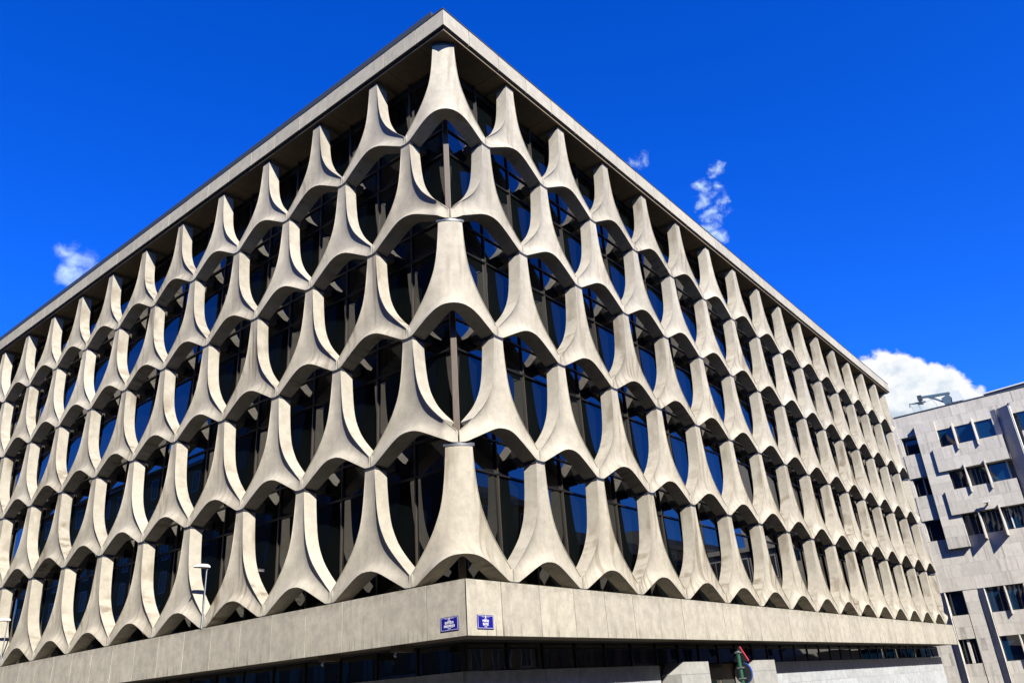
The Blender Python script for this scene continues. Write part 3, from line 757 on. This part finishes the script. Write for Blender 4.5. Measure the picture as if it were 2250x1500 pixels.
    for (z0, z1) in floors[:3]:
        for a, b in ((-6.95, -8.3), (-8.36, -9.7), (-9.76, -11.1)): window(a, b, z0, z1, .1)
    for (z0, z1) in ((16.10, 18.05), (12.6, 14.55)): clad(.3, -6.9, -11.9, z0, z1)
    MB().tube([(-.85, -6.66 + 4, 12.6), (-.85, -6.66 + 4, 20.1)], .06, 10).build('drainpipe', M['lampwhite'], far)
    MB().tube([(-.85, -6.66 + 4, 20.08), (-.85, -6.66 + 4, 20.24)], .09, 10).build('pipe_head', M['flashing'], far)
    # roof light strip set back on the right
    MB().prism([Vector((3, -4.6 + 4, 21.36)), Vector((3, -12 + 4, 21.36)), Vector((3, -12 + 4, 22.75)), Vector((3, -4.9 + 4, 22.45))], (2.5, 0, 0)).build('roof_light', M['flashing'], far, smooth=None)
    MB().prism([Vector((2.9, -4.8 + 4, 22.46)), Vector((2.9, -12.1 + 4, 22.76)), Vector((2.9, -12.1 + 4, 22.86)), Vector((2.9, -4.8 + 4, 22.54))], (2.7, 0, 0)).build('roof_edge', M['lampwhite'], far, smooth=None)
    # small floodlight bracket on the second ledge
    b = MB().box(-1.0, -.59, .82, .94, 12.95, 13.03).box(-1.15, -.85, .66, 1.1, 13.03, 13.22)
    b.build('floodlight', M['lampwhite'], far, smooth=None)
far_building()

# roof cradle crane
def crane():
    r = empty('roof_crane', (60, -2.6, 21.53), 'blue and white window cleaning crane on roof of pale stone building', 'crane')
    Y = lambda y: y + 2.6
    V = lambda y, z, x=0: Vector((x, Y(y), z - 21.53))
    MB().prism([V(-2.62, 22.05, -.5), V(-2.75, 23.05, -.5), V(-3.35, 22.92, -.5), V(-3.52, 22.20, -.5), V(-3.4, 22.02, -.5)], (1.2, 0, 0)).build('counterweight', M['cranewhite'], r, smooth=None)
    MB().prism([V(-2.0, 22.0, -.45), V(-1.85, 22.6, -.45), V(-2.45, 22.85, -.45), V(-2.74, 22.3, -.45), V(-2.62, 21.9, -.45)], (1.1, 0, 0)).build('cabin', M['craneblue'], r, smooth=None)
    b = MB()
    b.prism([V(-2.55, 22.92, -.12), V(-2.55, 23.10, -.12), V(-.3, 23.32, -.12), V(-.3, 23.17, -.12), V(-1.3, 23.00, -.12)], (.24, 0, 0))
    b.prism([V(-1.1, 23.08, -.11), V(-1.3, 22.95, -.11), V(-2.1, 22.30, -.11), V(-2.0, 22.22, -.11), V(-1.35, 22.72, -.11), V(-.85, 23.02, -.11)], (.22, 0, 0))
    b.build('jib', M['craneblue'], r, smooth=None)
    MB().box(-.22, .22, Y(-.35), Y(-.02), 23.0 - 21.53, 23.42 - 21.53).prism([V(-.2, 23.05, -.2), V(.1, 22.7, -.2), V(-.35, 22.65, -.2)], (.4, 0, 0)).build('jib_head', M['flashing'], r, smooth=None)
    MB().prism([V(-.55, 22.72, -.06), V(.55, 22.82, -.06), V(.55, 22.92, -.06), V(-.55, 22.86, -.06)], (.12, 0, 0)).tube([V(.5, 22.87), V(.72, 22.95), V(.78, 22.6)], .05, 6).build('spreader', M['craneblue'], r, smooth=None)
    for pts in ([V(.66, 22.9), V(.60, 22.5), V(.45, 21.6)], [V(.1, 22.75), V(.0, 22.4), V(-.18, 21.6)], [V(-.5, 22.75), V(-1.05, 22.85), V(-1.3, 22.4), V(-1.35, 21.6)]):
        MB().tube(pts, .016, 5).build('cable', M['cable'], r)
    MB().box(-.5, .5, Y(-2.2), Y(-2.4), 0, .5).box(-.5, .5, Y(-3.3), Y(-3.1), 0, .5).box(-.6, .6, Y(-3.5), Y(-2.0), -.0, .10).build('undercarriage', M['flashing'], r, smooth=None)
crane()

# ------------------------------------------------------------------ street fronts across the road (mirrored in the glass, some added unseen to shape the light)
def house(name, label, loc, rz, w, h, d, mat, nx, nz, roof=True):
    r = empty(name, loc, label, 'building', None, rz)
    MB().box(0, w, -d, 0, 0, h).build('wall', mat, r, smooth=None)
    dx = w / nx; dz = (h - 3.6) / nz
    wv = MB().box(-.55, .55, -.05, .02, 0, dz * .58); wm = mesh('window', wv.v, wv.f)
    fv = MB().box(-.68, .68, -.02, .05, -.12, -.0).box(-.68, .68, -.02, .05, dz * .58, dz * .58 + .12).box(-.68, -.56, -.02, .05, 0, dz * .58).box(.56, .68, -.02, .05, 0, dz * .58).box(-.03, .03, -.0, .035, 0, dz * .58)
    fm = mesh('frame', fv.v, fv.f)
    for i in range(nx):
        for j in range(nz):
            o = obj('window', wm, M['housewin'], r, (dx * (i + .5), 0, 3.9 + dz * j))
            obj('frame', fm, M['darkframe'] if mat is M['brick'] else M['lampwhite'], o)
        o = box('shopfront', M['housewin'], r, dx * i + .3, dx * (i + 1) - .3, -.05, .03, .4, 3.0)
    box('cornice', M['farstone'], r, -.1, w + .1, 0, .35, h - .4, h)
    box('string_course', M['farstone'], r, 0, w, 0, .12, 3.3, 3.55)
    if roof: MB().prism([Vector((0, 0, h)), Vector((0, -3, h + 1.7)), Vector((0, -d, h + 1.7)), Vector((0, -d, h))], (w, 0, 0)).build('roof', M['roof'], r, smooth=None)
    return r
house('town_house', 'ochre town house across the street, mirrored in the lower right windows', (6, -23, 0), 0, 30, 15.5, 10, M['render'], 12, 4)
house('town_house', 'brown town house across the street, mirrored in the right-hand street windows', (36.3, -23, 0), 0, 20, 13.2, 10, M['brick'], 8, 3)
house('town_house', 'pale town house across the street, mirrored in the far right street windows', (56.6, -23, 0), 0, 30, 14.5, 10, M['farstone'], 12, 4)
house('town_house', 'unseen tall dark block across the side street, raised to darken the left windows', (-27, 62, 0), -math.pi / 2, 40, 54, 12, M['brick'], 14, 15)  # made this high so that the left glass mirrors dark wall instead of sky
house('town_house', 'ochre block along the side street, mirrored in the far left windows', (-27, 104, 0), -math.pi / 2, 41, 27, 12, M['render'], 14, 7)
house('town_house', 'brown block beyond the crossing, added unseen to cut low sky light', (-27, 21.7, 0), -math.pi / 2, 44, 19, 12, M['brick'], 15, 5)  # added out of view to keep horizon light off the panel undersides
house('town_house', 'ochre block behind the viewpoint at the crossing, added unseen to cut low sky light', (-27, -23, 0), 0, 32.7, 16.5, 10, M['render'], 12, 4)  # added behind the camera, encloses the crossing against light from the horizon
house('town_house', 'pale block beside the stone building, added for its reflection in the street-level glass', (58.4, -23, 0), math.pi / 2, 10.6, 13, 8, M['farstone'], 4, 3, False)  # extra sunlit wing, added to put a pale reflection into the street windows
